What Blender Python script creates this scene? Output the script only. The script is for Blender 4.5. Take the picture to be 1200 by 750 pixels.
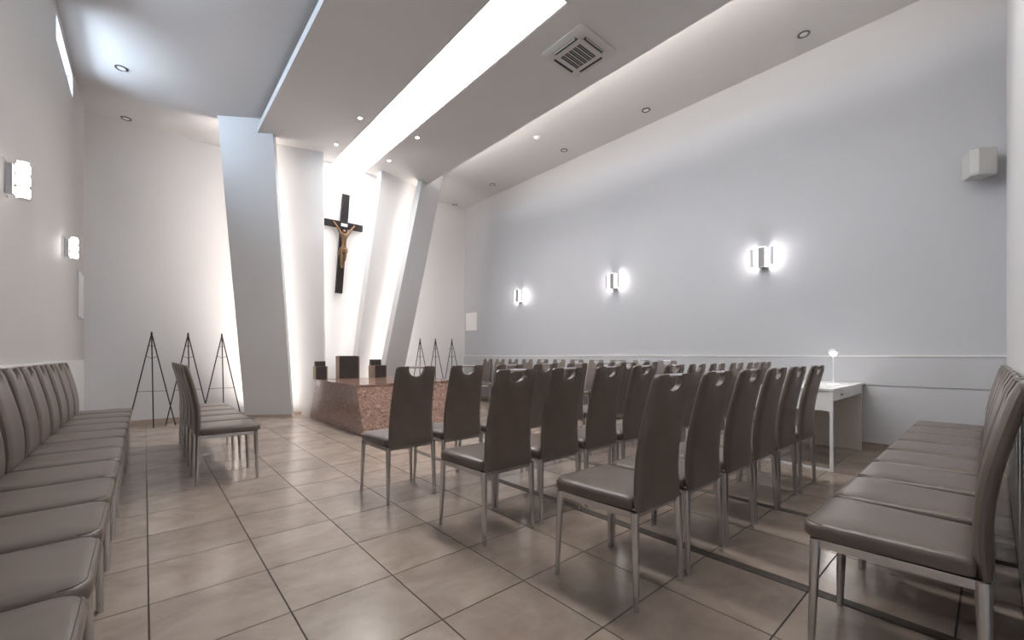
import bpy, bmesh, math, random
from mathutils import Vector, Matrix

random.seed(7)
scene = bpy.context.scene
for o in list(bpy.data.objects):
    bpy.data.objects.remove(o)
COL = scene.collection

# ------------------------------------------------------------------ camera
F_PX, YAW, CAM_H, HORIZON = 492.35, math.radians(41.15), 1.06, 416.35
cam_data = bpy.data.cameras.new('camera')
cam = bpy.data.objects.new('camera', cam_data)
COL.objects.link(cam)
cam.location = (0, 0, CAM_H)
cam.rotation_euler = (math.radians(90), 0, -YAW)
cam_data.sensor_fit = 'HORIZONTAL'
cam_data.sensor_width = 36
cam_data.lens = F_PX / 1200 * 36
cam_data.shift_y = (HORIZON - 375) / 1200
cam_data.clip_start = 0.02
scene.camera = cam

# ------------------------------------------------------------------ world, view
world = bpy.data.worlds.new('sky')
scene.world = world
world.use_nodes = True
bg = world.node_tree.nodes['Background']
bg.inputs[0].default_value = (0.75, 0.86, 1.0, 1)
bg.inputs[1].default_value = 2.0
vs = scene.view_settings
vs.view_transform = 'Standard'
vs.look = 'None'
vs.gamma = 1
vs.use_curve_mapping = False
vs.exposure = 0.56

# light strengths
TROUGH_W = 13.8
FIN_LED_W = 12.0
COVE_W = 42.0
SCONCE_W = 30.0
DAY_W = 36.0

# room dimensions (metres)
XL, XR = -0.65, 6.10
Y_REAR, Y_BL, Y_BR = -0.085, 8.45, 8.80
Z_L, Z_R = 4.52, 4.77
Z_P = 4.33                      # underside of the hung ceiling panel
CX = 2.66                       # centre line of fins, trough and cross
PX0, PX1 = 1.243, 4.075         # hung panel
TX0, TX1, TY0, TY1 = 2.395, 2.955, 2.60, 7.45
TS0, TS1 = 0.25, 2.20           # unseen second trough segment, added to light the near chairs
DADO_L, DADO_R = 0.985, 1.045
WARM = (1.0, 0.90, 0.80)
WHITE = (1.0, 0.96, 0.91)
COOL = (0.72, 0.84, 1.0)

# daylight through strip windows high in the left wall; nearer two unseen, added
WINDOWS = [(6.0, 7.25), (4.0, 5.25), (2.0, 3.25)]
WZ0, WZ1 = 4.14, 4.39
for (y0, y1) in WINDOWS:
    ld = bpy.data.lights.new('daylight', 'AREA')
    ld.shape = 'RECTANGLE'
    ld.size = y1 - y0
    ld.size_y = WZ1 - WZ0
    ld.energy = DAY_W
    ld.color = COOL
    lo = bpy.data.objects.new('daylight', ld)
    COL.objects.link(lo)
    lo.location = (XL - 0.24, (y0 + y1) / 2, (WZ0 + WZ1) / 2)
    lo.rotation_euler = (math.radians(90), 0, math.radians(-90))

# ------------------------------------------------------------------ materials
MATS = {}


def new_mat(name):
    m = bpy.data.materials.new(name)
    m.use_nodes = True
    MATS[name] = m
    return m, m.node_tree, m.node_tree.nodes['Principled BSDF']


def plain(name, col, rough=0.5, metal=0.0, spec=0.5, noise=0.0, scale=8.0, bump=0.0, bscale=200.0, coat=0.0):
    m, nt, b = new_mat(name)
    b.inputs['Roughness'].default_value = rough
    b.inputs['Metallic'].default_value = metal
    b.inputs['Specular IOR Level'].default_value = spec
    b.inputs['Coat Weight'].default_value = coat
    tc = nt.nodes.new('ShaderNodeTexCoord')
    nz = nt.nodes.new('ShaderNodeTexNoise')
    nz.inputs['Scale'].default_value = scale
    nz.inputs['Detail'].default_value = 5
    nt.links.new(tc.outputs['Object'], nz.inputs['Vector'])
    mp = nt.nodes.new('ShaderNodeMix')
    mp.data_type = 'RGBA'
    lo = [max(0, c * (1 - noise)) for c in col]
    hi = [min(1, c * (1 + noise)) for c in col]
    mp.inputs['A'].default_value = (*lo, 1)
    mp.inputs['B'].default_value = (*hi, 1)
    nt.links.new(nz.outputs['Fac'], mp.inputs['Factor'])
    nt.links.new(mp.outputs['Result'], b.inputs['Base Color'])
    if bump:
        n2 = nt.nodes.new('ShaderNodeTexNoise')
        n2.inputs['Scale'].default_value = bscale
        nt.links.new(tc.outputs['Object'], n2.inputs['Vector'])
        bp = nt.nodes.new('ShaderNodeBump')
        bp.inputs['Strength'].default_value = bump
        bp.inputs['Distance'].default_value = 0.002
        nt.links.new(n2.outputs['Fac'], bp.inputs['Height'])
        nt.links.new(bp.outputs['Normal'], b.inputs['Normal'])
    return m


def emit(name, col, strength):
    m, nt, b = new_mat(name)
    b.inputs['Base Color'].default_value = (0.8, 0.8, 0.8, 1)
    b.inputs['Emission Color'].default_value = (*col, 1)
    b.inputs['Emission Strength'].default_value = strength
    return m


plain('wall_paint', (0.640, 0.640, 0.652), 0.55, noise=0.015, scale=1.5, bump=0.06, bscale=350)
plain('wall_paint_cool_light', (0.490, 0.500, 0.526), 0.55, noise=0.015, scale=1.5, bump=0.06, bscale=350)  # same wall paint, the right wall's cool dimmer light put into its colour
plain('wall_paint_warm_light', (0.500, 0.482, 0.474), 0.55, noise=0.015, scale=1.5, bump=0.06, bscale=350)  # same wall paint, the left wall's warm dimmer light put into its colour
plain('ceiling_paint', (0.62, 0.61, 0.61), 0.6, noise=0.01, scale=1.0)
plain('dado_paint', (0.50, 0.507, 0.525), 0.45, noise=0.015, scale=2.0)
plain('leather', (0.142, 0.112, 0.094), 0.34, noise=0.22, scale=9, bump=0.25, bscale=420, spec=0.55)
plain('piping', (0.13, 0.11, 0.10), 0.45)
plain('leg_metal', (0.62, 0.62, 0.63), 0.22, metal=1.0, noise=0.05)
plain('ring_dark', (0.10, 0.10, 0.105), 0.35, metal=0.5)
plain('front_grey', (0.30, 0.29, 0.29), 0.45, metal=0.2)
plain('chrome', (0.82, 0.82, 0.83), 0.15, metal=1.0)
plain('grey_metal', (0.42, 0.42, 0.43), 0.4, metal=0.6)
plain('black_metal', (0.02, 0.02, 0.022), 0.45, spec=0.4)
plain('dark_wood', (0.035, 0.026, 0.024), 0.35, noise=0.25, scale=14)
plain('brown_wood', (0.23, 0.16, 0.115), 0.4, noise=0.2, scale=12)
plain('cross_wood', (0.012, 0.009, 0.010), 0.4, noise=0.3, scale=20)
plain('gilded', (0.16, 0.09, 0.045), 0.42, metal=0.25, noise=0.35, scale=30)
plain('white_plastic', (0.78, 0.78, 0.77), 0.35)
plain('speaker_grey', (0.52, 0.53, 0.52), 0.5)
plain('ac_grey', (0.55, 0.535, 0.52), 0.45)
plain('vent_dark', (0.02, 0.019, 0.02), 0.6)
plain('desk_white', (0.80, 0.80, 0.80), 0.25)
plain('desk_panel', (0.70, 0.66, 0.60), 0.45, noise=0.03)
plain('grout', (0.045, 0.037, 0.032), 0.8, noise=0.2, scale=30)
plain('base_tile', (0.40, 0.325, 0.265), 0.3, noise=0.12, scale=7)
emit('led', (1.0, 0.91, 0.82), FIN_LED_W)
emit('led_outer', (1.0, 0.88, 0.80), FIN_LED_W * 3.0)
emit('cove_led', (1.0, 0.93, 0.86), COVE_W)
emit('trough_light', (1.0, 0.98, 0.96), TROUGH_W)
emit('sconce_light', (1.0, 0.93, 0.90), SCONCE_W)
emit('spot_light', (1.0, 0.95, 0.9), 30.0)
emit('bulb', (1.0, 0.95, 0.92), 90.0)


def tile_material():
    m, nt, b = new_mat('floor_tile')
    N, L = nt.nodes, nt.links
    tc = N.new('ShaderNodeTexCoord')
    oi = N.new('ShaderNodeObjectInfo')
    add = N.new('ShaderNodeVectorMath')
    add.operation = 'ADD'
    sc = N.new('ShaderNodeVectorMath')
    sc.operation = 'SCALE'
    sc.inputs['Scale'].default_value = 31.0
    comb = N.new('ShaderNodeCombineXYZ')
    for k in 'XYZ':
        L.new(oi.outputs['Random'], comb.inputs[k])
    L.new(comb.outputs[0], sc.inputs[0])
    L.new(tc.outputs['Object'], add.inputs[0])
    L.new(sc.outputs[0], add.inputs[1])
    n1 = N.new('ShaderNodeTexNoise')
    n1.inputs['Scale'].default_value = 3.2
    n1.inputs['Detail'].default_value = 8
    n1.inputs['Roughness'].default_value = 0.62
    n1.inputs['Distortion'].default_value = 0.6
    L.new(add.outputs[0], n1.inputs['Vector'])
    st = N.new('ShaderNodeMapping')
    st.inputs['Scale'].default_value = (3.0, 6.0, 1.0)
    L.new(add.outputs[0], st.inputs['Vector'])
    n2 = N.new('ShaderNodeTexNoise')
    n2.inputs['Scale'].default_value = 2.2
    n2.inputs['Detail'].default_value = 6
    L.new(st.outputs[0], n2.inputs['Vector'])
    r = N.new('ShaderNodeValToRGB')
    r.color_ramp.elements[0].position = 0.28
    r.color_ramp.elements[0].color = (0.260, 0.204, 0.168, 1)
    r.color_ramp.elements[1].position = 0.72
    r.color_ramp.elements[1].color = (0.400, 0.332, 0.282, 1)
    L.new(n1.outputs['Fac'], r.inputs[0])
    mx = N.new('ShaderNodeMix')
    mx.data_type = 'RGBA'
    mx.blend_type = 'SOFT_LIGHT'
    mx.inputs['Factor'].default_value = 0.22
    L.new(r.outputs[0], mx.inputs['A'])
    L.new(n2.outputs['Fac'], mx.inputs['B'])
    hv = N.new('ShaderNodeHueSaturation')
    mr = N.new('ShaderNodeMapRange')
    mr.inputs['To Min'].default_value = 0.93
    mr.inputs['To Max'].default_value = 1.07
    L.new(oi.outputs['Random'], mr.inputs['Value'])
    L.new(mr.outputs[0], hv.inputs['Value'])
    hv.inputs['Saturation'].default_value = 1.0
    L.new(mx.outputs['Result'], hv.inputs['Color'])
    L.new(hv.outputs[0], b.inputs['Base Color'])
    rr = N.new('ShaderNodeMapRange')
    rr.inputs['To Min'].default_value = 0.17
    rr.inputs['To Max'].default_value = 0.25
    L.new(n1.outputs['Fac'], rr.inputs['Value'])
    L.new(rr.outputs[0], b.inputs['Roughness'])
    return m


def strip_material():
    m, nt, b = new_mat('floor_strip')
    N, L = nt.nodes, nt.links
    tc = N.new('ShaderNodeTexCoord')
    v = N.new('ShaderNodeTexVoronoi')
    v.inputs['Scale'].default_value = 45
    L.new(tc.outputs['Object'], v.inputs['Vector'])
    r = N.new('ShaderNodeValToRGB')
    r.color_ramp.elements[0].color = (0.045, 0.036, 0.031, 1)
    r.color_ramp.elements[1].color = (0.095, 0.078, 0.066, 1)
    L.new(v.outputs['Distance'], r.inputs[0])
    L.new(r.outputs[0], b.inputs['Base Color'])
    b.inputs['Roughness'].default_value = 0.55
    return m


def granite_material():
    m, nt, b = new_mat('granite')
    N, L = nt.nodes, nt.links
    tc = N.new('ShaderNodeTexCoord')
    mp = N.new('ShaderNodeMapping')
    mp.inputs['Scale'].default_value = (1.0, 1.0, 1.9)
    mp.inputs['Rotation'].default_value = (0.3, 0.2, 0.4)
    L.new(tc.outputs['Object'], mp.inputs['Vector'])
    n1 = N.new('ShaderNodeTexNoise')
    n1.inputs['Scale'].default_value = 22
    n1.inputs['Detail'].default_value = 6
    n1.inputs['Roughness'].default_value = 0.75
    n1.inputs['Distortion'].default_value = 1.2
    L.new(mp.outputs[0], n1.inputs['Vector'])
    r = N.new('ShaderNodeValToRGB')
    e = r.color_ramp.elements
    e[0].position, e[0].color = 0.36, (0.060, 0.036, 0.030, 1)
    e[1].position, e[1].color = 0.66, (0.50, 0.37, 0.31, 1)
    k = e.new(0.45)
    k.color = (0.23, 0.135, 0.105, 1)
    k = e.new(0.56)
    k.color = (0.33, 0.21, 0.165, 1)
    L.new(n1.outputs['Fac'], r.inputs[0])
    L.new(r.outputs[0], b.inputs['Base Color'])
    b.inputs['Roughness'].default_value = 0.12
    return m


def glass_material():
    m, nt, b = new_mat('pane_glass')
    N, L = nt.nodes, nt.links
    tr = N.new('ShaderNodeBsdfTransparent')
    tr.inputs[0].default_value = (0.95, 0.97, 0.97, 1)
    gl = N.new('ShaderNodeBsdfGlossy')
    gl.inputs['Roughness'].default_value = 0.05
    fr = N.new('ShaderNodeFresnel')
    mx = N.new('ShaderNodeMixShader')
    L.new(fr.outputs[0], mx.inputs[0])
    L.new(tr.outputs[0], mx.inputs[1])
    L.new(gl.outputs[0], mx.inputs[2])
    L.new(mx.outputs[0], N['Material Output'].inputs['Surface'])
    return m


tile_material()
strip_material()
granite_material()
glass_material()

# ------------------------------------------------------------------ mesh helpers


class MB:
    """Collects geometry; build() links it as one mesh object."""

    def __init__(self):
        self.v, self.f = [], []

    def add(self, verts, faces):
        n = len(self.v)
        self.v += [tuple(p) for p in verts]
        self.f += [tuple(i + n for i in fc) for fc in faces]
        return self

    def box(self, x0, x1, y0, y1, z0, z1):
        return self.hexa([(x0, y0, z0), (x1, y0, z0), (x1, y1, z0), (x0, y1, z0)],
                         [(x0, y0, z1), (x1, y0, z1), (x1, y1, z1), (x0, y1, z1)])

    def hexa(self, lo, hi):
        return self.add(list(lo) + list(hi), [(3, 2, 1, 0), (4, 5, 6, 7), (0, 1, 5, 4), (1, 2, 6, 5), (2, 3, 7, 6), (3, 0, 4, 7)])

    def tube(self, a, b, ra, rb=None, n=10, cap=True):
        rb = ra if rb is None else rb
        a, b = Vector(a), Vector(b)
        d = (b - a).normalized()
        u = d.orthogonal().normalized()
        w = d.cross(u)
        vs_ = []
        for p, r in ((a, ra), (b, rb)):
            for k in range(n):
                t = 2 * math.pi * k / n
                vs_.append(p + (u * math.cos(t) + w * math.sin(t)) * r)
        fs = [(k, (k + 1) % n, n + (k + 1) % n, n + k) for k in range(n)]
        if cap:
            fs += [tuple(reversed(range(n))), tuple(range(n, 2 * n))]
        return self.add(vs_, fs)

    def path(self, pts, r, n=8):
        for a, b in zip(pts[:-1], pts[1:]):
            self.tube(a, b, r, r, n)
        return self

    def lathe(self, prof, n=24, centre=(0, 0, 0)):
        cx, cy, cz = centre
        vs_ = []
        for (r, z) in prof:
            for k in range(n):
                t = 2 * math.pi * k / n
                vs_.append((cx + r * math.cos(t), cy + r * math.sin(t), cz + z))
        fs = []
        for i in range(len(prof) - 1):
            for k in range(n):
                fs.append((i * n + k, i * n + (k + 1) % n, (i + 1) * n + (k + 1) % n, (i + 1) * n + k))
        fs.append(tuple(reversed(range(n))))
        fs.append(tuple(range((len(prof) - 1) * n, len(prof) * n)))
        return self.add(vs_, fs)

    def loops(self, rings, cap=True):
        n = len(rings[0])
        vs_ = [p for r in rings for p in r]
        fs = []
        for i in range(len(rings) - 1):
            for k in range(n):
                fs.append((i * n + k, i * n + (k + 1) % n, (i + 1) * n + (k + 1) % n, (i + 1) * n + k))
        if cap:
            fs.append(tuple(reversed(range(n))))
            fs.append(tuple(range((len(rings) - 1) * n, len(rings) * n)))
        return self.add(vs_, fs)

    def mesh(self, name, mat, smooth=False, bevel=0.0):
        me = bpy.data.meshes.new(name)
        me.from_pydata(self.v, [], self.f)
        bm = bmesh.new()
        bm.from_mesh(me)
        bmesh.ops.recalc_face_normals(bm, faces=bm.faces)
        if bevel:
            bmesh.ops.bevel(bm, geom=list(bm.edges), offset=bevel, segments=1, affect='EDGES', profile=0.7)
        bm.to_mesh(me)
        bm.free()
        me.materials.append(MATS[mat])
        if smooth:
            for p in me.polygons:
                p.use_smooth = True
            try:
                me.set_sharp_from_angle(angle=math.radians(42))
            except Exception:
                pass
        return me

    def build(self, name, mat, parent=None, smooth=False, bevel=0.0):
        return link(name, self.mesh(name, mat, smooth, bevel), parent)


def link(name, me, parent=None):
    o = bpy.data.objects.new(name, me)
    COL.objects.link(o)
    if parent:
        o.parent = parent
    return o


def empty(name, loc=(0, 0, 0), rz=0.0):
    o = bpy.data.objects.new(name, None)
    COL.objects.link(o)
    o.location = loc
    o.rotation_euler = (0, 0, rz)
    o.empty_display_size = 0.1
    return o


def tag(o, label, cat, group=None):
    o['label'] = label
    o['category'] = cat
    if group:
        o['group'] = group
    return o


def struct(o, label=None):
    o['kind'] = 'structure'
    if label:
        o['label'] = label
    return o


def copy_tree(o, parent=None):
    c = o.copy()
    COL.objects.link(c)
    c.parent = parent
    for ch in list(o.children):
        copy_tree(ch, c)
    return c


def B(*a):
    return MB().box(*a)


# ------------------------------------------------------------------ floor
TH = 0.012
floor = struct(B(XL - 0.1, XR + 0.1, Y_REAR - 0.1, Y_BR + 0.1, -0.06, -0.003).build('floor', 'grout'),
               'beige polished stone tile floor with thin dark joints')
S1, S2, SW = 2.262, 3.30, 0.062
cols = []
x = 0.012
while x > XL:
    x -= 0.4435
cols_left = []
while x < 1.78:
    cols_left.append((x, x + 0.4435))
    x += 0.4435
edge = x
spans = list(cols_left)
spans.append((edge, S1 - SW / 2))
m_ = (S1 + S2) / 2
spans.append((S1 + SW / 2, m_))
spans.append((m_, S2 - SW / 2))
x = S2 + SW / 2
while x < XR:
    spans.append((x, x + 0.453))
    x += 0.453
row0 = 1.905 - 0.453 * 5
G = 0.0022
mesh_cache = {}
for (a, b) in spans:
    a2, b2 = max(a, XL), min(b, XR)
    if b2 - a2 < 0.02:
        continue
    j = 0
    while True:
        y0 = row0 + 0.453 * j
        y1 = y0 + 0.453
        j += 1
        if y0 > Y_BR:
            break
        y0c, y1c = max(y0, Y_REAR), min(y1, Y_BR)
        if y1c - y0c < 0.02:
            continue
        w, h = round(b2 - a2 - 2 * G, 4), round(y1c - y0c - 2 * G, 4)
        if (w, h) not in mesh_cache:
            mb = MB().hexa([(-w / 2, -h / 2, -TH), (w / 2, -h / 2, -TH), (w / 2, h / 2, -TH), (-w / 2, h / 2, -TH)],
                           [(-w / 2 + .001, -h / 2 + .001, 0), (w / 2 - .001, -h / 2 + .001, 0), (w / 2 - .001, h / 2 - .001, 0), (-w / 2 + .001, h / 2 - .001, 0)])
            mesh_cache[(w, h)] = mb.mesh('tile', 'floor_tile')
        t = link('tile', mesh_cache[(w, h)], floor)
        t.location = ((a2 + b2) / 2, (y0c + y1c) / 2, 0)
for sx in (S1, S2):
    y = row0
    me = None
    while y < Y_BR:
        y0c, y1c = max(y, Y_REAR), min(y + 0.453, Y_BR)
        y += 0.453
        if y1c - y0c < 0.02:
            continue
        o = B(-SW / 2 + .002, SW / 2 - .002, -(y1c - y0c) / 2 + .0015, (y1c - y0c) / 2 - .0015, -TH, 0.0).build('border_strip', 'floor_strip', floor)
        o.location = (sx, (y0c + y1c) / 2, 0)

# ------------------------------------------------------------------ walls
# left wall with the strip windows cut out
wl = MB()
ys = sorted([y for w in WINDOWS for y in w])
wl.box(XL - 0.2, XL, Y_REAR - 0.2, Y_BL + 0.2, 0, WZ0)
wl.box(XL - 0.2, XL, Y_REAR - 0.2, Y_BL + 0.2, WZ1, Z_R + 0.1)
prev = Y_REAR - 0.2
for (a, b) in sorted(WINDOWS):
    wl.box(XL - 0.2, XL, prev, a, WZ0, WZ1)
    prev = b
wl.box(XL - 0.2, XL, prev, Y_BL + 0.2, WZ0, WZ1)
struct(wl.build('wall_left', 'wall_paint_warm_light'), 'white painted side wall with a high strip window')
for i, (a, b) in enumerate(WINDOWS):  # only the first is in view; the others are added for light
    wf = MB()
    t = 0.018
    wf.box(XL - 0.15, XL - 0.09, a, b, WZ0, WZ0 + t).box(XL - 0.15, XL - 0.09, a, b, WZ1 - t, WZ1)
    wf.box(XL - 0.15, XL - 0.09, a, a + t, WZ0 + t, WZ1 - t).box(XL - 0.15, XL - 0.09, b - t, b, WZ0 + t, WZ1 - t)
    w = struct(wf.build('window_%d' % (i + 1), 'white_plastic'), 'narrow horizontal strip window just under the ceiling, the two nearer the camera added')
    B(XL - 0.125, XL - 0.115, a + t, b - t, WZ0 + t, WZ1 - t).build('pane', 'pane_glass', w)

struct(B(XR, XR + 0.2, Y_REAR - 0.2, Y_BR + 0.2, 0, Z_R + 0.1).build('wall_right', 'wall_paint_cool_light'), 'long white side wall carrying three sconces')
struct(B(XL - 0.2, XR + 0.2, Y_REAR - 0.2, Y_REAR, 0, Z_R + 0.1).build('wall_rear', 'wall_paint'), 'white rear wall behind the row of chairs')
bk = MB()
bk.box(XL - 0.2, CX, Y_BL, Y_BL + 0.6, 0, Z_R + 0.1)
bk.box(CX, XR + 0.2, Y_BR, Y_BR + 0.25, 0, Z_R + 0.1)
struct(bk.build('wall_back', 'wall_paint'), 'white end wall behind the leaning fins')

# dado boards
dl = struct(B(XL, XL + 0.005, Y_REAR, Y_BL, 0.09, DADO_L).box(XL, XL + 0.018, Y_REAR, Y_BL, DADO_L, DADO_L + 0.014).build('trim_1', 'white_plastic'), 'low white dado board along the left wall')  # white lip on top stands in for the board's lit upper edge
dr = struct(B(XR - 0.026, XR, Y_REAR, Y_BR, 0.09, 0.722).build('trim_2', 'dado_paint'), 'lower white dado board along the right wall')
struct(B(XR - 0.026, XR, Y_REAR, Y_BR, 0.730, DADO_R).build('trim_3', 'dado_paint'), 'upper white dado board along the right wall')
struct(B(XR - 0.034, XR, Y_REAR, Y_BR, DADO_R, DADO_R + 0.014).build('trim_4', 'white_plastic'), 'thin white rail added for the lit top edge of the right dado')  # added white rail paints the highlight along the dado top


def skirting(name, p0, p1, inward, label, h=0.085, th=0.012):
    """row of skirting tiles from p0 to p1, thickness towards 'inward'"""
    root = empty(name, (0, 0, 0))
    struct(root, label)
    a, b = Vector((*p0, 0)), Vector((*p1, 0))
    d = (b - a)
    Ltot = d.length
    d.normalize()
    n = Vector((*inward, 0)).normalized() * th
    k = 0.0
    while k < Ltot - 1e-4:
        e = min(k + 0.453, Ltot)
        s0, s1 = a + d * (k + .0015), a + d * (e - .0015)
        q = [s0, s1, s1 + n, s0 + n]
        MB().hexa([(p.x, p.y, 0) for p in q], [(p.x, p.y, h) for p in q]).build('skirting_tile', 'base_tile', root)
        k = e
    return root


skirting('baseboard_back', (XL, Y_BL), (1.30, Y_BL), (0, -1), 'brown tile skirting of the end wall left of the fins')
skirting('baseboard_right', (XR, Y_REAR), (XR, Y_BR), (-1, 0), 'brown tile skirting along the right wall')
skirting('baseboard_left', (XL, Y_REAR), (XL, Y_BL), (1, 0), 'brown tile skirting along the left wall')
skirting('baseboard_altar', (4.02, Y_BR), (XR, Y_BR), (0, -1), 'brown tile skirting of the end wall right of the fins')

# ------------------------------------------------------------------ ceilings
c_ = MB()
c_.box(XL - 0.2, 3.35, Y_REAR - 0.2, Y_BL + 0.2, Z_L, Z_L + 0.3)
c_.box(3.35, XR + 0.2, Y_REAR - 0.2, Y_BR + 0.2, Z_R, Z_R + 0.1)
struct(c_.build('ceiling', 'ceiling_paint'), 'white upper ceiling on both sides of the hung panel')
PT = 0.10
p_ = MB()
p_.box(PX0, TX0, Y_REAR, TY1, Z_P, Z_P + PT)
p_.box(TX1, PX1, Y_REAR, TY1 - 0.05, Z_P, Z_P + PT)
p_.box(TX0, TX1, TS1, TY0, Z_P, Z_P + PT)
p_.box(TX0, TX1, Y_REAR, TS0, Z_P, Z_P + PT)
# upstands round the light trough
p_.box(TX0 - 0.012, TX0, Y_REAR, TY1, Z_P + PT, Z_L).box(TX1, TX1 + 0.012, Y_REAR, TY1, Z_P + PT, Z_L)
for yy in (TS0 - 0.012, TS1, TY0 - 0.012):
    p_.box(TX0, TX1, yy, yy + 0.012, Z_P + PT, Z_L)
struct(p_.build('ceiling_panel', 'ceiling_paint'), 'wide hung white ceiling panel with a lit trough down its middle')

for (ya, yb_, lab) in ((TY0, TY1 - 0.017, 'long bright recessed light trough in the middle of the ceiling'),
                      (TS0, TS1, 'shorter unseen light trough added to the hung ceiling panel near the rear wall')):
    yc = (ya + yb_) / 2
    tr = tag(empty('ceiling_light_trough', (CX, yc, Z_P)), lab, 'ceiling light', 'ceiling light troughs')
    hl = (yb_ - ya) / 2 - 0.003
    hw = (TX1 - TX0) / 2
    dx_ = (TX0 + TX1) / 2 - CX
    B(dx_ - hw + .003, dx_ + hw - .003, -hl, hl, 0.135, 0.145).build('diffuser', 'trough_light', tr)
    for sgn in (-1, 1):
        xa, xb = sorted((dx_ + sgn * (hw - .001), dx_ + sgn * (hw - .011)))
        B(xa, xb, -hl, hl, 0.004, 0.012).build('edge_trim', 'white_plastic', tr)

cv = B(PX1 - 0.16, PX1 - 0.12, Y_REAR + 0.02, 7.0, Z_P + PT, Z_P + PT + 0.035).build('cove_light_strip', 'cove_led')
tag(cv, 'hidden warm light strip lying on the right edge of the hung ceiling panel', 'light strip')

# ------------------------------------------------------------------ leaning fins and centre panel


def lerp(a, b, t):
    return a + (b - a) * t


def fin_pts(base, top, ztop, z):
    t = z / ztop
    return (lerp(base[0], top[0], t), lerp(base[1], top[1], t))


def mir(p):
    return (2 * CX - p[0], p[1])


FT = 0.10
# (base outer, base inner, top outer, top inner, z at which the top points are given)
FIN_O = ((1.276, 8.334), (1.908, 7.952), (0.787, 7.36), (1.402, 6.95), 4.52)
FIN_I = ((1.74, 8.42), (2.43, 7.92), (1.33, 7.36), (2.165, 7.10), 4.33)


def fin(name, spec, z1, mirror, label):
    bo, bi, to, ti, zt = spec
    NZ, NX = 16, 6
    mb = MB()
    V, idx = [], {}
    for j in range(NZ + 1):
        z = z1 * j / NZ
        po, pi = fin_pts(bo, to, zt, z), fin_pts(bi, ti, zt, z)
        d = Vector((pi[0] - po[0], pi[1] - po[1])).normalized()
        n = Vector((-d.y, d.x)) * FT          # towards the end wall
        for side in (0, 1):
            for i in range(NX + 1):
                p = (lerp(po[0], pi[0], i / NX) + n.x * side, lerp(po[1], pi[1], i / NX) + n.y * side)
                if mirror:
                    p = mir(p)
                idx[(side, i, j)] = len(V)
                V.append((p[0], p[1], z))
    Fc = []
    for j in range(NZ):
        for i in range(NX):
            for side in (0, 1):
                Fc.append((idx[(side, i, j)], idx[(side, i + 1, j)], idx[(side, i + 1, j + 1)], idx[(side, i, j + 1)]))
        for i in (0, NX):
            Fc.append((idx[(0, i, j)], idx[(1, i, j)], idx[(1, i, j + 1)], idx[(0, i, j + 1)]))
    for i in range(NX):
        for j in (0, NZ):
            Fc.append((idx[(0, i, j)], idx[(0, i + 1, j)], idx[(1, i + 1, j)], idx[(1, i, j)]))
    o = mb.add(V, Fc).build(name, 'wall_paint', None, smooth=True)
    struct(o, label)
    return o


fin('wall_fin', FIN_O, Z_L + 0.02, False, 'white leaning wall fin left of the altar, nearest the left wall')
fin('wall_fin', FIN_I, Z_P + 0.02, False, 'white leaning wall fin just left of the cross')
fin('wall_fin', FIN_I, Z_P + 0.02, True, 'white leaning wall fin just right of the cross')
fin('wall_fin', FIN_O, Z_R + 0.02, True, 'white leaning wall fin right of the altar, nearest the right wall')


def CPY(z):
    return 8.38 - 0.2214 * z


q0 = [(2.02, CPY(0), 0), (3.30, CPY(0), 0), (3.30, CPY(0) + 0.06, 0), (2.02, CPY(0) + 0.06, 0)]
q1 = [(2.02, CPY(4.5), 4.5), (3.30, CPY(4.5), 4.5), (3.30, CPY(4.5) + 0.06, 4.5), (2.02, CPY(4.5) + 0.06, 4.5)]
struct(MB().hexa(q0, q1).build('wall_altar', 'wall_paint'), 'bright white leaning wall panel behind the cross')

for (p0, p1, nm) in (((1.276, 8.334), (1.908, 7.952), 'a'),):
    d = Vector((p1[0] - p0[0], p1[1] - p0[1])).normalized()
    skirting('baseboard_fin', p0, p1, (d.y, -d.x), 'brown tile skirting at the foot of the left fin')
skirting('baseboard_fin', (1.80, 8.376), (2.12, 8.145), (-0.587, -0.81), 'brown tile skirting at the foot of the fin beside the altar')


def led_line(base, top, zt, z0, z1, off, mirror, label, mat='led'):
    a, b = fin_pts(base, top, zt, z0), fin_pts(base, top, zt, z1)
    a, b = (a[0] + off[0], a[1] + off[1]), (b[0] + off[0], b[1] + off[1])
    if mirror:
        a, b = mir(a), mir(b)
    o = MB().tube((a[0], a[1], z0), (b[0], b[1], z1), 0.009, 0.009, 6).build('fin_light_strip', mat)
    tag(o, label, 'light strip', 'light strips hidden behind the fins')


# strips sit on the rear faces of the fins, just inside their edges
bo, bi, to, ti, zt = FIN_O
nb = Vector((0.517, 0.856))
db = Vector((0.856, -0.517))
off_in = nb * (FT + 0.012) - db * 0.05
off_out = nb * (FT + 0.014) + db * 0.05
for mflag, side in ((False, 'left'), (True, 'right')):
    led_line(bi, ti, zt, 0.10, 4.30, off_in, mflag, 'slim light strip behind the inner edge of the outer %s fin' % side)
    led_line(bo, to, zt, 0.30, 4.45, off_out, mflag, 'slim light strip behind the outer edge of the outer %s fin' % side, 'led_outer')
bo, bi, to, ti, zt = FIN_I
off_in2 = nb * (FT + 0.012) - db * 0.06
for mflag, side in ((False, 'left'), (True, 'right')):
    led_line(bi, ti, zt, 0.72, 4.25, off_in2, mflag, 'slim light strip behind the inner %s fin beside the cross' % side)

# ------------------------------------------------------------------ altar block
AZ = 0.66
altar = empty('granite_altar', (2.9, 6.5, 0))
tag(altar, 'low polished pink granite altar block with tapered sides below the cross', 'altar')


def rel(q, o):
    return [(p[0] - o[0], p[1] - o[1], p[2]) for p in q]


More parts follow.
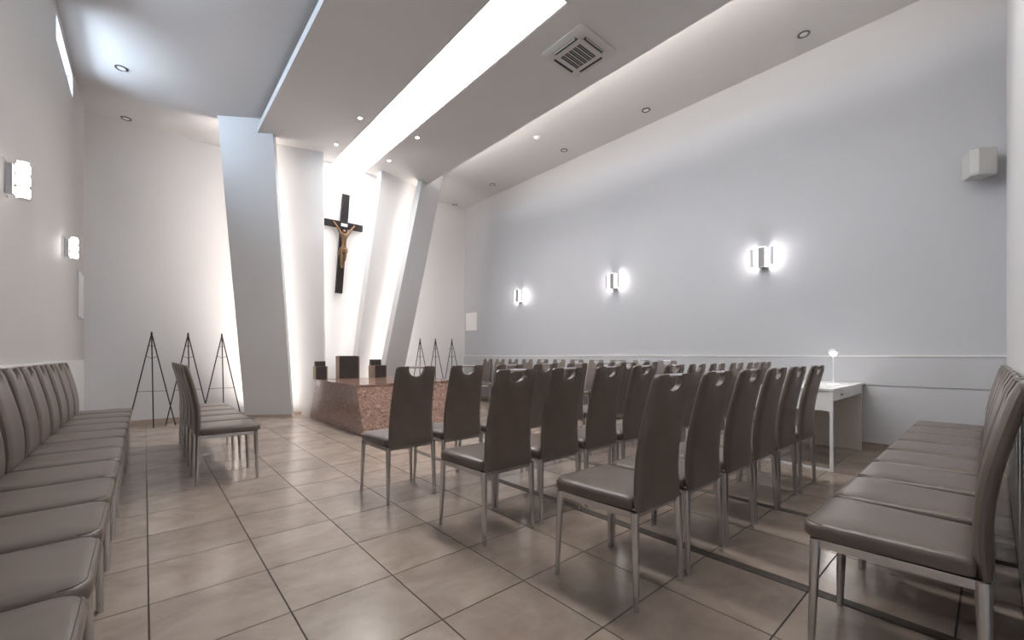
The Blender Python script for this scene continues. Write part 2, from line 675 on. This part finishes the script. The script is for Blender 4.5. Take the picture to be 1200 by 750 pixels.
A_lo = [(2.125, 5.315, 0), (3.74, 5.42, 0), (3.95, 7.70, 0), (2.135, 7.72, 0)]
A_hi = [(2.13, 5.60, AZ - .03), (3.72, 5.72, AZ - .03), (3.92, 7.30, AZ - .03), (2.14, 7.42, AZ - .03)]
MB().hexa(rel(A_lo, (2.9, 6.5)), rel(A_hi, (2.9, 6.5))).build('body', 'granite', altar)
T_lo = [(2.122, 5.592, AZ - .03), (3.728, 5.712, AZ - .03), (3.93, 7.30, AZ - .03), (2.13, 7.42, AZ - .03)]
T_hi = [(p[0], p[1], AZ) for p in T_lo]
MB().hexa(rel(T_lo, (2.9, 6.5)), rel(T_hi, (2.9, 6.5))).build('top_slab', 'granite', altar)


# ------------------------------------------------------------------ box seats behind the altar
def box_seat(loc, w, d, hs, hb, label, rz=0.0):
    t = tag(empty('box_seat', loc, rz), label, 'seat', 'dark box seats behind the altar')
    B(-w / 2, w / 2, -d / 2, d / 2, 0.0, hs).build('seat_block', 'dark_wood', t, bevel=0.004)
    B(-w / 2, w / 2, d / 2 - 0.06, d / 2, hs, hb).build('backrest', 'dark_wood', t, bevel=0.004)
    B(-w / 2 - 0.016, -w / 2, -d / 2, d / 2, 0.0, hs).build('side_panel', 'brown_wood', t)
    B(w / 2, w / 2 + 0.016, -d / 2, d / 2, 0.0, hs).build('side_panel', 'brown_wood', t)
    return t


def px_ray(u, dep):
    """floor position at forward depth dep seen in photo column u"""
    lat = (u - 600) / F_PX * dep
    return (lat * math.cos(YAW) + dep * math.sin(YAW), -lat * math.sin(YAW) + dep * math.cos(YAW))


sx_, sy_ = px_ray(407.5, 7.30)
box_seat((sx_, sy_, AZ), 0.33, 0.14, 0.385, 0.39, 'taller plain dark box seat in the middle behind the altar')
sx_, sy_ = px_ray(375.5, 7.02)
box_seat((sx_, sy_, AZ), 0.165, 0.12, 0.215, 0.30, 'small dark box seat at the left end of the altar top')
sx_, sy_ = px_ray(442.5, 7.60)
box_seat((sx_, sy_, AZ), 0.20, 0.26, 0.22, 0.325, 'small dark box seat on the right part of the altar top')

# ------------------------------------------------------------------ crucifix
cross = empty('crucifix', (CX, 7.845 + 0.0, 2.19))
tag(cross, 'tall black wooden cross with a small gilded figure on the white wall', 'crucifix')
lean = math.atan(0.2214)
cross.rotation_euler = (lean, 0, 0)
CHT = 1.735
B(-0.062, 0.062, -0.02, 0.02, 0, CHT).build('upright', 'cross_wood', cross, bevel=0.003)
B(-0.335, 0.335, -0.024, 0.012, 1.145, 1.265).build('crossbar', 'cross_wood', cross, bevel=0.003)
B(-0.055, 0.055, -0.030, -0.0245, 1.185, 1.235).build('title_plate', 'white_plastic', cross)
for zz in (0.25, 1.5):
    B(-0.02, 0.02, 0.02, 0.038, zz - .03, zz + .03).build('wall_bracket', 'grey_metal', cross)


def skin_figure(name, pts, edges, parent, mat, root=0, sub=2):
    me = bpy.data.meshes.new(name)
    me.from_pydata([p[:3] for p in pts], edges, [])
    ob = link(name, me, parent)
    me.materials.append(MATS[mat])
    md = ob.modifiers.new('skin', 'SKIN')
    md.use_smooth_shade = True
    for i, p in enumerate(pts):
        sv = me.skin_vertices[0].data[i]
        sv.radius = (p[3], p[3] * (p[4] if len(p) > 4 else 1.0))
        sv.use_root = (i == root)
    sd = ob.modifiers.new('sub', 'SUBSURF')
    sd.levels = sd.render_levels = sub
    return ob


yb = -0.075
fig_pts = [
    (0.012, yb, 0.74, 0.044, 0.8),      # 0 pelvis
    (0.004, yb - .005, 0.86, 0.040, 0.75),  # 1 waist
    (0.000, yb - .012, 0.99, 0.052, 0.75),  # 2 chest
    (0.000, yb - .010, 1.055, 0.034),   # 3 collar
    (-0.012, yb - .022, 1.09, 0.018),   # 4 neck
    (-0.022, yb - .038, 1.125, 0.030),  # 5 head
    (-0.028, yb - .042, 1.165, 0.022),  # 6 crown
    (-0.075, yb - .004, 1.065, 0.024),  # 7 shoulder L
    (-0.150, yb + .010, 1.130, 0.018),  # 8 elbow
    (-0.215, yb + .035, 1.215, 0.013),  # 9 wrist
    (-0.238, yb + .043, 1.235, 0.013),  # 10 hand
    (0.075, yb - .004, 1.065, 0.024),   # 11
    (0.150, yb + .010, 1.130, 0.018),
    (0.215, yb + .035, 1.215, 0.013),
    (0.238, yb + .043, 1.235, 0.013),   # 14
    (-0.026, yb - .008, 0.68, 0.034),   # 15 hip L
    (-0.034, yb - .040, 0.53, 0.026),   # 16 knee
    (-0.016, yb + .010, 0.36, 0.016),   # 17 ankle
    (-0.008, yb - .020, 0.315, 0.014),  # 18 toes
    (0.044, yb - .008, 0.68, 0.034),    # 19
    (0.036, yb - .036, 0.53, 0.026),
    (0.016, yb + .014, 0.37, 0.016),
    (0.010, yb - .010, 0.325, 0.014),   # 22
]
fig_e = [(0, 1), (1, 2), (2, 3), (3, 4), (4, 5), (5, 6), (3, 7), (7, 8), (8, 9), (9, 10), (3, 11), (11, 12), (12, 13), (13, 14),
         (0, 15), (15, 16), (16, 17), (17, 18), (0, 19), (19, 20), (20, 21), (21, 22)]
FS = 0.80
fig_pts = [(p[0] * FS, (p[1] - yb) * FS + yb + 0.012, (1.235 + (p[2] - 1.235) * FS) - (0.045 if p[2] < 1.2 and abs(p[0]) < 0.1 else 0.0), p[3] * FS * 1.35) + tuple(p[4:]) for p in fig_pts]
fig = skin_figure('carved_figure', fig_pts, fig_e, cross, 'gilded')
lc = MB()
rings = []
for z, rx, ry in ((0.665, 0.084, 0.062), (0.70, 0.088, 0.066), (0.75, 0.080, 0.062), (0.775, 0.072, 0.056)):
    rings.append([(0.008 + rx * math.cos(2 * math.pi * k / 16) * (1 + .05 * (k % 2)), yb + ry * math.sin(2 * math.pi * k / 16), z) for k in range(16)])
lc.loops(rings)
lc.box(-0.098, -0.062, yb - 0.03, yb + 0.01, 0.60, 0.74)
lc.v = [(p[0] * FS, (p[1] - yb) * FS * 1.1 + yb + 0.006, 1.19 + (p[2] - 1.235) * FS) for p in lc.v]
lc.build('loincloth', 'gilded', fig, smooth=True)


# ------------------------------------------------------------------ chairs
def back_y(z):
    pts = [(0.385, -0.208), (0.46, -0.200), (0.54, -0.197), (0.63, -0.203), (0.72, -0.217), (0.82, -0.239), (0.91, -0.262), (0.98, -0.280)]
    for (z0, y0), (z1, y1) in zip(pts[:-1], pts[1:]):
        if z <= z1:
            t = (z - z0) / (z1 - z0)
            return y0 + (y1 - y0) * t
    return pts[-1][1]


def make_back_mesh():
    zb, zt = 0.404, 0.980
    W0, W1 = 0.358, 0.312
    r = 0.066
    us = [-1, -0.97, -0.9, -0.78, -0.62, -0.48]
    inner = [-1, -0.985, -0.93, -0.8, -0.6, -0.35, -0.12]
    xs = [u * W1 / 2 for u in us] + [k * r for k in inner]
    xs = xs + [-x for x in reversed(xs)]
    nx, nz = len(xs), 15

    def top(x):
        ax = abs(x)
        if ax < r * 0.999:
            return zt - 0.004 - 0.070 * math.sqrt(max(0, 1 - (ax / r) ** 2)) ** 0.85
        e = max(0.0, (ax - (W1 / 2 - 0.022)) / 0.022)
        return zt - 0.018 * e ** 2.2
    V, Fc = [], []
    idx = {}
    for side in (0, 1):
        for i, x_ in enumerate(xs):
            for j in range(nz + 1):
                t = j / nz
                z = zb + (top(x_) - zb) * t
                wz = lerp(W0, W1, min(1, max(0, (z - 0.42) / (zt - 0.42))) ** 0.9)
                k = lerp(wz / W1, 1.0, max(0, min(1, (z - 0.86) / 0.05))) if abs(x_) < r * 1.01 else wz / W1
                xx = x_ * k
                e = abs(x_) / (W1 / 2)
                thick = 0.021 * (1 - max(0, (e - 0.80) / 0.20) ** 2.6 * 0.72)
                if j in (0, nz):
                    thick *= 0.62
                # gentle dished front, centre further back
                dish = 0.010 * (1 - e * e) * math.sin(math.pi * min(1, max(0, (z - zb) / (zt - zb))))
                y = back_y(z) - dish * 0.6 + (thick if side == 0 else -thick)
                idx[(side, i, j)] = len(V)
                V.append((xx, y, z))
    for side in (0, 1):
        for i in range(nx - 1):
            for j in range(nz):
                q = (idx[(side, i, j)], idx[(side, i + 1, j)], idx[(side, i + 1, j + 1)], idx[(side, i, j + 1)])
                Fc.append(q if side == 0 else tuple(reversed(q)))
    for j in range(nz):
        for i in (0, nx - 1):
            Fc.append((idx[(0, i, j)], idx[(0, i, j + 1)], idx[(1, i, j + 1)], idx[(1, i, j)]))
    for i in range(nx - 1):
        for j in (0, nz):
            Fc.append((idx[(0, i, j)], idx[(0, i + 1, j)], idx[(1, i + 1, j)], idx[(1, i, j)]))
    mb = MB()
    mb.add(V, Fc)
    return mb.mesh('backrest', 'leather', smooth=True)


def seat_ring(inset, z, dome=0.0):
    """rounded trapezoid outline of the seat at height z"""
    yf, yr = 0.240 - inset, -0.188 + inset
    wf, wr = 0.2175 - inset, 0.196 - inset
    rf, rr = max(0.012, 0.058 - inset * 0.5), max(0.008, 0.02 - inset * 0.3)
    pts = []
    for (cx_, cy_, a0, rad) in ((wf - rf, yf - rf, 0, rf), (-(wf - rf), yf - rf, 90, rf), (-(wr - rr), yr + rr, 180, rr), (wr - rr, yr + rr, 270, rr)):
        for k in range(5):
            a = math.radians(a0 + 90 * k / 4)
            pts.append((cx_ + rad * math.cos(a), cy_ + rad * math.sin(a), z))
    return pts


def make_chair():
    t = empty('dining_chair')
    rings = [seat_ring(0.014, 0.408), seat_ring(0.003, 0.413), seat_ring(0.0, 0.424), seat_ring(0.0, 0.445), seat_ring(0.004, 0.455),
             seat_ring(0.014, 0.462), seat_ring(0.035, 0.467), seat_ring(0.09, 0.471), seat_ring(0.15, 0.472)]
    st_ = MB().loops(rings).build('seat', 'leather', t, smooth=True)
    ring = seat_ring(0.011, 0.4612)
    MB().path(ring[:10], 0.0016, 6).build('seam', 'piping', st_)
    bk_ = link('backrest', make_back_mesh(), t)
    # chrome carrying rod across the notch
    MB().tube((-0.072, back_y(0.974), 0.974), (0.072, back_y(0.974), 0.974), 0.0085, 0.0085, 10).build('handle_rod', 'chrome', t, smooth=True)
    fr = MB()
    for s in (-1, 1):
        fr.hexa([(s * 0.190, -0.205, 0.378), (s * 0.164, -0.205, 0.378), (s * 0.176, 0.205, 0.378), (s * 0.206, 0.205, 0.378)],
                [(s * 0.190, -0.205, 0.407), (s * 0.164, -0.205, 0.407), (s * 0.176, 0.205, 0.407), (s * 0.206, 0.205, 0.407)])
    fr.box(-0.18, 0.18, 0.185, 0.205, 0.380, 0.405).box(-0.165, 0.165, -0.205, -0.187, 0.380, 0.405)
    fr.build('seat_frame', 'leg_metal', t)
    for s in (-1, 1):
        MB().tube((s * 0.198, 0.198, 0.406), (s * 0.2115, 0.208, 0.0), 0.0165, 0.0105, 12).build('leg', 'leg_metal', t, smooth=True)
        MB().tube((s * 0.180, -0.200, 0.406), (s * 0.187, -0.213, 0.0), 0.0185, 0.0115, 12).build('leg', 'leg_metal', t, smooth=True)
    return t


proto = make_chair()
_first = [True]
ORD = ['first', 'second', 'third', 'fourth', 'fifth', 'sixth', 'seventh', 'eighth', 'ninth', 'tenth', 'eleventh', 'twelfth', 'thirteenth']


def chair(x_, y_, rz, label, group):
    if _first[0]:
        c = proto
        _first[0] = False
    else:
        c = copy_tree(proto)
    c.location = (x_, y_, 0)
    c.rotation_euler = (0, 0, rz)
    tag(c, label, 'chair', group)
    return c


rnd = random.Random(3)


def jit(a):
    return rnd.uniform(-a, a)


# three rows facing the altar (local +y is the front of a chair)
g_main = 'brown chairs in rows facing the altar'
for n, (x0, yr, cnt, nm) in enumerate(((1.715, 0.967, 6, 'rearmost'), (1.610, 1.860, 10, 'middle'), (1.480, 2.808, 8, 'front'))):
    for k in range(cnt):
        chair(x0 + 0.45 * k + (jit(0.002) if k else 0), yr + 0.213 + (jit(0.012) if k else 0), jit(0.006) if k else 0.0,
              'brown chair facing the altar, %s from the open aisle in the %s of three rows' % (ORD[k], nm), g_main)

# row along the left wall, facing the room
g_left = 'brown chairs along the left wall'
for k in range(12):
    chair(-0.347 + jit(0.002), 6.24 - 0.4475 * k + jit(0.001), math.radians(-90) + jit(0.004),
          'brown chair backed against the left wall, %s counting from the altar end' % ORD[k], g_left)

# short row in front of it
g_mid = 'brown chairs in the short row by the tripods'
for k in range(5):
    chair(0.525 + jit(0.008), 4.405 + 0.448 * k, math.radians(-90) + jit(0.004),
          'brown chair in the short row standing free near the tripods, %s from the camera' % ORD[k], g_mid)

# row along the right wall
g_right = 'brown chairs along the right wall'
for k in range(11):
    chair(5.80 + jit(0.006), 7.80 - 0.449 * k + jit(0.001), math.radians(90) + jit(0.004),
          'brown chair backed against the right wall, %s counting from the altar end' % ORD[k], g_right)

# row along the rear wall
g_rear = 'brown chairs along the rear wall'
for k in range(8):
    chair(2.005 + 0.45 * k, 0.219 + jit(0.004), jit(0.004) if k else 0.0,
          'brown chair backed against the rear wall at right, %s from the camera' % ORD[k], g_rear)


# ------------------------------------------------------------------ tripod stands
def tripod(loc, rz, label, group, h=1.38):
    t = tag(empty('tripod_stand', loc, rz), label, 'stand', group)
    top = Vector((0, 0, h))
    feet = [Vector((-0.265, 0.08, 0)), Vector((0.275, 0.03, 0)), Vector((0.02, -0.07, 0))]
    for f_ in feet:
        MB().tube(top, f_, 0.008, 0.008, 6).build('leg', 'black_metal', t)
    z = 0.53
    a, b, c = [f_.lerp(top, z / h) for f_ in feet]
    MB().path([a, b], 0.0035, 6).build('cross_rod', 'black_metal', t)
    for z, bow in ((1.20, 0.0), (1.05, 0.03)):
        a, b, c = [f_.lerp(top, z / h) for f_ in feet]
        pts = []
        for k in range(7):
            s = k / 6
            p = a.lerp(b, s)
            p.z -= bow * math.sin(math.pi * s)
            p.y -= 0.02 * math.sin(math.pi * s)
            pts.append(p)
        MB().path(pts, 0.004, 6).build('hook_ring', 'black_metal', t)
    MB().lathe([(0.004, -0.03), (0.012, -0.02), (0.012, 0.01), (0.005, 0.03)], 8, (0, 0, h)).build('apex_cap', 'black_metal', t)
    return t


def at_top(u, v, z):
    dep = F_PX * (z - CAM_H) / (HORIZON - v)
    return px_ray(u, dep)


for k, (x_, nm) in enumerate(((0.075, 'leftmost'), (0.50, 'middle'), (0.93, 'rightmost'))):
    tripod((x_, 8.13, 0), 0.0, 'slim black metal tripod left of the fins, %s of the three there' % nm, 'black tripods left of the altar')
for k, (u, nm) in enumerate(((492.2, 'leftmost'), (510.3, 'middle'), (529.5, 'rightmost'))):
    x_, y_ = px_ray(u, 8.62 + 0.12 * k)
    tripod((x_, y_, 0), math.radians(-48), 'slim black metal tripod right of the fins behind the altar, %s of three' % nm, 'black tripods right of the altar')


# ------------------------------------------------------------------ wall sconces
def sconce(loc, rz, label, group, h=0.27):
    """local +y points into the room"""
    t = tag(empty('wall_sconce', loc, rz), label, 'wall lamp', group)
    B(-0.045, 0.045, 0.0, 0.018, -h / 2, h / 2).build('wall_plate', 'grey_metal', t, bevel=0.002)
    B(-0.030, 0.030, 0.018, 0.10, -h / 2 + .01, h / 2 - .01).build('body', 'grey_metal', t, bevel=0.003)
    for s in (-1, 1):
        B(min(s * 0.032, s * 0.040), max(s * 0.032, s * 0.040), 0.040, 0.098, -h / 2 + .02, h / 2 - .02).build('light_panel', 'sconce_light', t)
        bl = B(min(s * 0.098, s * 0.140), max(s * 0.098, s * 0.140), 0.098, 0.102, -h / 2 + .02, h / 2 - .02).build('side_blade', 'grey_metal', t)
        for zz in (-h / 2 + .03, h / 2 - .03):
            MB().tube((s * 0.030, 0.0985, zz), (s * 0.110, 0.0985, zz), 0.003, 0.003, 8).build('spacer_pin', 'chrome', bl)
    B(-0.040, 0.040, 0.100, 0.106, -h / 2 + .012, h / 2 - .012).build('front_plate', 'front_grey', t, bevel=0.001)
    for zz in (-h / 2, h / 2 - .012):
        B(-0.046, 0.046, 0.0, 0.108, zz, zz + .012).build('end_cap', 'chrome', t, bevel=0.002)
    return t


for k, (y_, nm) in enumerate(((6.69, 'nearest the altar'), (4.27, 'in the middle of three'), (1.965, 'nearest the white desk'))):
    sconce((XR, y_, 2.33), math.radians(90), 'lit wall sconce on the right wall, %s' % nm, 'wall sconces')


def tube_sconce(loc, rz, label):
    """side view sconce: three short glass tubes on a plate"""
    t = tag(empty('wall_sconce', loc, rz), label, 'wall lamp', 'wall sconces')
    h = 0.30
    B(-0.05, 0.05, 0.0, 0.02, -0.11, 0.11).build('wall_plate', 'chrome', t, bevel=0.002)
    B(-0.02, 0.02, 0.02, 0.05, -0.09, 0.09).build('body', 'grey_metal', t, bevel=0.002)
    for zz in (-0.072, 0.0, 0.072):
        g_ = MB().lathe([(0.004, -0.031), (0.026, -0.030), (0.031, -0.022), (0.031, 0.022), (0.026, 0.030), (0.004, 0.031)], 18, (0, 0.088, zz)).build('glass_shade', 'sconce_soft', t, smooth=True)
    for zz in (-0.036, 0.026, -0.118, 0.108):
        MB().lathe([(0.02, 0.0), (0.033, 0.002), (0.033, 0.008), (0.02, 0.010)], 18, (0, 0.088, zz)).build('end_cap', 'chrome', t, smooth=True)
    return t


emit('sconce_soft', (1.0, 0.93, 0.88), 6.0)


def on_left(u, v, xp):
    a = math.atan((u - 600) / F_PX) + YAW
    y = xp / math.tan(a)
    dep = xp * math.sin(YAW) + y * math.cos(YAW)
    return y, CAM_H + (HORIZON - v) / F_PX * dep


y_, z_ = on_left(27, 212, XL + 0.088)
tube_sconce((XL, y_, z_), math.radians(-90), 'lit wall sconce on the left wall at the picture edge')
y_, z_ = on_left(87, 291, XL + 0.088)
tube_sconce((XL, y_, z_), math.radians(-90), 'lit wall sconce on the left wall nearer the corner')
tube_sconce((XL, 1.05, z_), math.radians(-90), 'lit unseen wall sconce added on the left wall beside the rear wall')  # added out of view to brighten the near chairs


# ------------------------------------------------------------------ ceiling fittings
def downlight(loc, label, lit=False):
    t = tag(empty('downlight', loc), label, 'ceiling light', 'round recessed downlights')
    r = 0.034 if lit else 0.062
    MB().lathe([(r, 0.0), (r, -0.006), (r * 0.80, -0.010), (r * 0.76, -0.004), (r * 0.7, 0.0)], 24).build('ring', 'white_plastic' if lit else 'ring_dark', t, smooth=True)
    MB().lathe([(r * 0.70, -0.002), (r * 0.66, -0.0035), (r * 0.2, -0.004)], 20).build('lens', 'spot_light' if lit else 'white_plastic', t, smooth=True)
    return t


for (x_, y_, nm) in ((2.232, 5.73, 'left of the trough, further from the cross'), (2.232, 6.69, 'left of the trough, nearest the cross'),
                     (3.078, 5.68, 'right of the trough, further from the cross'), (3.086, 6.665, 'right of the trough, nearest the cross')):
    downlight((x_, y_, Z_P), 'tiny lit spotlight in the hung ceiling panel %s' % nm, True)
    sd = bpy.data.lights.new('spot', 'SPOT')
    sd.energy = 18
    sd.spot_size = math.radians(85)
    sd.spot_blend = 0.6
    sd.shadow_soft_size = 0.03
    sd.color = WHITE
    so = bpy.data.objects.new('spot', sd)
    COL.objects.link(so)
    so.location = (x_, y_, Z_P - 0.02)
for (x_, y_, nm) in ((-0.214, 6.91, 'beside the strip window'), (-0.205, 8.33, 'in the left corner by the end wall')):
    downlight((x_, y_, Z_L), 'unlit round downlight in the left ceiling, %s' % nm)
for (u, v, nm) in ((531, 241, 'closest to the end wall'), (577, 216, 'second from the end wall'), (661, 176, 'third from the end wall'),
                   (757, 129, 'fourth from the end wall'), (942, 40, 'nearest the camera')):
    x_, y_ = at_top(u, v, Z_R)
    downlight((x_, min(y_, Y_BR - 0.08), Z_R), 'unlit round downlight in the right ceiling, %s' % nm)
x_, y_ = at_top(629, 161, Z_R)
sdt = tag(empty('smoke_detector', (x_, y_, Z_R)), 'small white smoke detector on the right ceiling', 'smoke detector')
MB().lathe([(0.052, 0.0), (0.052, -0.012), (0.046, -0.018), (0.02, -0.034), (0.008, -0.036)], 24).build('cover', 'white_plastic', sdt, smooth=True)
MB().lathe([(0.060, 0.0), (0.060, -0.006), (0.052, -0.007)], 24).build('base_ring', 'white_plastic', sdt, smooth=True)

# air conditioning cassette
ac = tag(empty('air_conditioner', (3.525, 2.945, Z_P)), 'square grey ceiling air conditioning cassette with slatted grille', 'air conditioner')
H_ = 0.295


def ring_plate(mb, ro, ri, z0, z1):
    mb.box(-ro, ro, -ro, -ri, z0, z1).box(-ro, ro, ri, ro, z0, z1).box(-ro, -ri, -ri, ri, z0, z1).box(ri, ro, -ri, ri, z0, z1)
    return mb


def rrect(r, c, z, n=4):
    pts = []
    for (sx, sy, a0) in ((1, 1, 0), (-1, 1, 90), (-1, -1, 180), (1, -1, 270)):
        for k in range(n + 1):
            a = math.radians(a0 + 90 * k / n)
            pts.append((sx * (r - c) + c * math.cos(a), sy * (r - c) + c * math.sin(a), z))
    return pts


MB().loops([rrect(H_, 0.05, 0.0), rrect(H_, 0.05, -0.012), rrect(H_ - 0.035, 0.04, -0.030), rrect(H_ - 0.07, 0.03, -0.034)]).build('cover_frame', 'ac_grey', ac, smooth=True)
for k in range(4):
    a = math.radians(90 * k)
    f_ = B(-0.15, 0.15, 0.193, 0.224, -0.040, -0.0335).build('air_slot', 'vent_dark', ac)
    f_.rotation_euler = (0, 0, a)
    f2 = B(-0.14, 0.14, 0.219, 0.226, -0.050, -0.040).build('air_flap', 'ac_grey', f_)
MB().loops([rrect(0.19, 0.03, -0.034), rrect(0.19, 0.03, -0.044), rrect(0.178, 0.025, -0.047)]).build('grille_frame', 'ac_grey', ac, smooth=True)
for k in range(5):
    y_ = -0.112 + 0.056 * k
    g_ = B(-0.135, 0.135, y_ - 0.020, y_ + 0.020, -0.0495, -0.0465).build('grille_slot', 'vent_dark', ac)
    for q in (-0.004,):
        B(-0.133, 0.133, y_ + q - .0025, y_ + q + .0025, -0.052, -0.0495).build('slat', 'grey_metal', g_)

# ------------------------------------------------------------------ wall fittings
y_a, z_a = on_left(98, 371, XL)
pl = tag(empty('access_panel', (XL, 7.95, 1.56)), 'small white access panel on the left wall near the corner', 'panel')
B(0.0, 0.022, -0.22, 0.22, 0.0, 0.58).build('door', 'white_plastic', pl, bevel=0.003)
B(0.0, 0.008, -0.24, 0.24, -0.02, 0.60).build('frame', 'dado_paint', pl)
pr_ = tag(empty('access_panel', (XR, 8.50, 1.67)), 'small white access panel on the right wall near the corner', 'panel')
B(-0.022, 0.0, -0.22, 0.22, 0.0, 0.44).build('door', 'white_plastic', pr_, bevel=0.003)
B(-0.008, 0.0, -0.24, 0.24, -0.02, 0.46).build('frame', 'dado_paint', pr_)

# loudspeaker in the rear right corner
sp = tag(empty('loudspeaker', (5.945, 0.085, 2.745)), 'grey wedge-shaped loudspeaker high in the rear right corner', 'loudspeaker')
ang = [(-0.135, 0.115), (-0.045, 0.150), (0.085, 0.150), (0.150, 0.06), (0.150, -0.11), (-0.06, -0.15), (-0.135, -0.06)]
rz_ = math.radians(128)


def rot2(p):
    return (p[0] * math.cos(rz_) - p[1] * math.sin(rz_), p[0] * math.sin(rz_) + p[1] * math.cos(rz_))


prof = [(-0.11, 0.045), (-0.07, 0.09), (0.07, 0.09), (0.11, 0.045), (0.07, -0.095), (-0.07, -0.095)]
q = [rot2(p) for p in prof]
MB().loops([[(p[0] * .93, p[1] * .93, 0.0) for p in q], [(p[0], p[1], 0.02) for p in q], [(p[0], p[1], 0.24) for p in q], [(p[0] * .95, p[1] * .95, 0.25) for p in q]]).build('cabinet', 'speaker_grey', sp)
gq = [rot2(p) for p in ((-0.066, 0.0905), (0.066, 0.0905), (0.066, 0.095), (-0.066, 0.095))]
MB().hexa([(p[0], p[1], 0.03) for p in gq], [(p[0], p[1], 0.23) for p in gq]).build('grille', 'ac_grey', sp)
MB().tube((0.03, -0.03, 0.21), (0.152, -0.05, 0.255), 0.012, 0.012, 8).build('bracket', 'black_metal', sp)

# ------------------------------------------------------------------ white desk and lamp
DX0, DX1, DY0, DY1, DZ = 4.69, 6.064, 0.945, 1.60, 0.755
dk = tag(empty('desk', (DX0, DY0, 0)), 'white desk standing against the right wall behind the chairs', 'desk')
dw, dd = DX1 - DX0, DY1 - DY0
B(0, dw, 0, dd, DZ - 0.022, DZ).build('tabletop', 'desk_white', dk, bevel=0.002)
B(0.02, dw - 0.04, 0.012, 0.030, DZ - 0.115, DZ - 0.022).build('front_apron', 'desk_white', dk)
B(0.012, 0.030, 0.012, dd - 0.012, DZ - 0.205, DZ - 0.022).build('end_apron', 'desk_white', dk)
B(dw - 0.045, dw - 0.02, 0.02, dd - 0.02, 0.0, DZ - 0.022).build('end_panel', 'desk_panel', dk)
B(0.05, dw - 0.045, dd - 0.05, dd - 0.032, 0.26, DZ - 0.022).build('modesty_panel', 'desk_panel', dk)
for yy in (0.008, dd - 0.033):
    B(0.004, 0.029, yy, yy + 0.025, 0.0, DZ - 0.022).build('leg', 'desk_white', dk)
B(0.004, 0.029, 0.033, dd - 0.033, 0.0, 0.02).build('floor_bar', 'desk_white', dk)
MB().lathe([(0.008, 0), (0.02, 0.004), (0.02, 0.012), (0.008, 0.016)], 12, (0.3, 0.005, DZ - 0.075)).build('lock', 'chrome', dk)

lx, ly = px_ray(976.5, 4.30)
lp = tag(empty('desk_lamp', (lx, ly, DZ)), 'small white desk lamp with a glaring bulb on the white desk', 'lamp')
MB().lathe([(0.055, 0), (0.058, 0.006), (0.05, 0.014), (0.012, 0.02)], 24).build('base', 'white_plastic', lp, smooth=True)
MB().path([(0, 0, 0.015), (0.0, 0.0, 0.20), (-0.02, 0.0, 0.31), (-0.005, 0.0, 0.345)], 0.005, 8).build('stem', 'white_plastic', lp, smooth=True)
hd = MB().lathe([(0.012, 0.0), (0.03, -0.008), (0.042, -0.03), (0.044, -0.034)], 20, (0.0, 0.0, 0.372)).build('lamp_head', 'white_plastic', lp, smooth=True)
MB().lathe([(0.003, -0.01), (0.022, 0.0), (0.030, 0.016), (0.022, 0.03), (0.006, 0.034)], 16, (0, 0, 0.306)).build('bulb', 'bulb', hd, smooth=True)

bpy.context.view_layer.update()
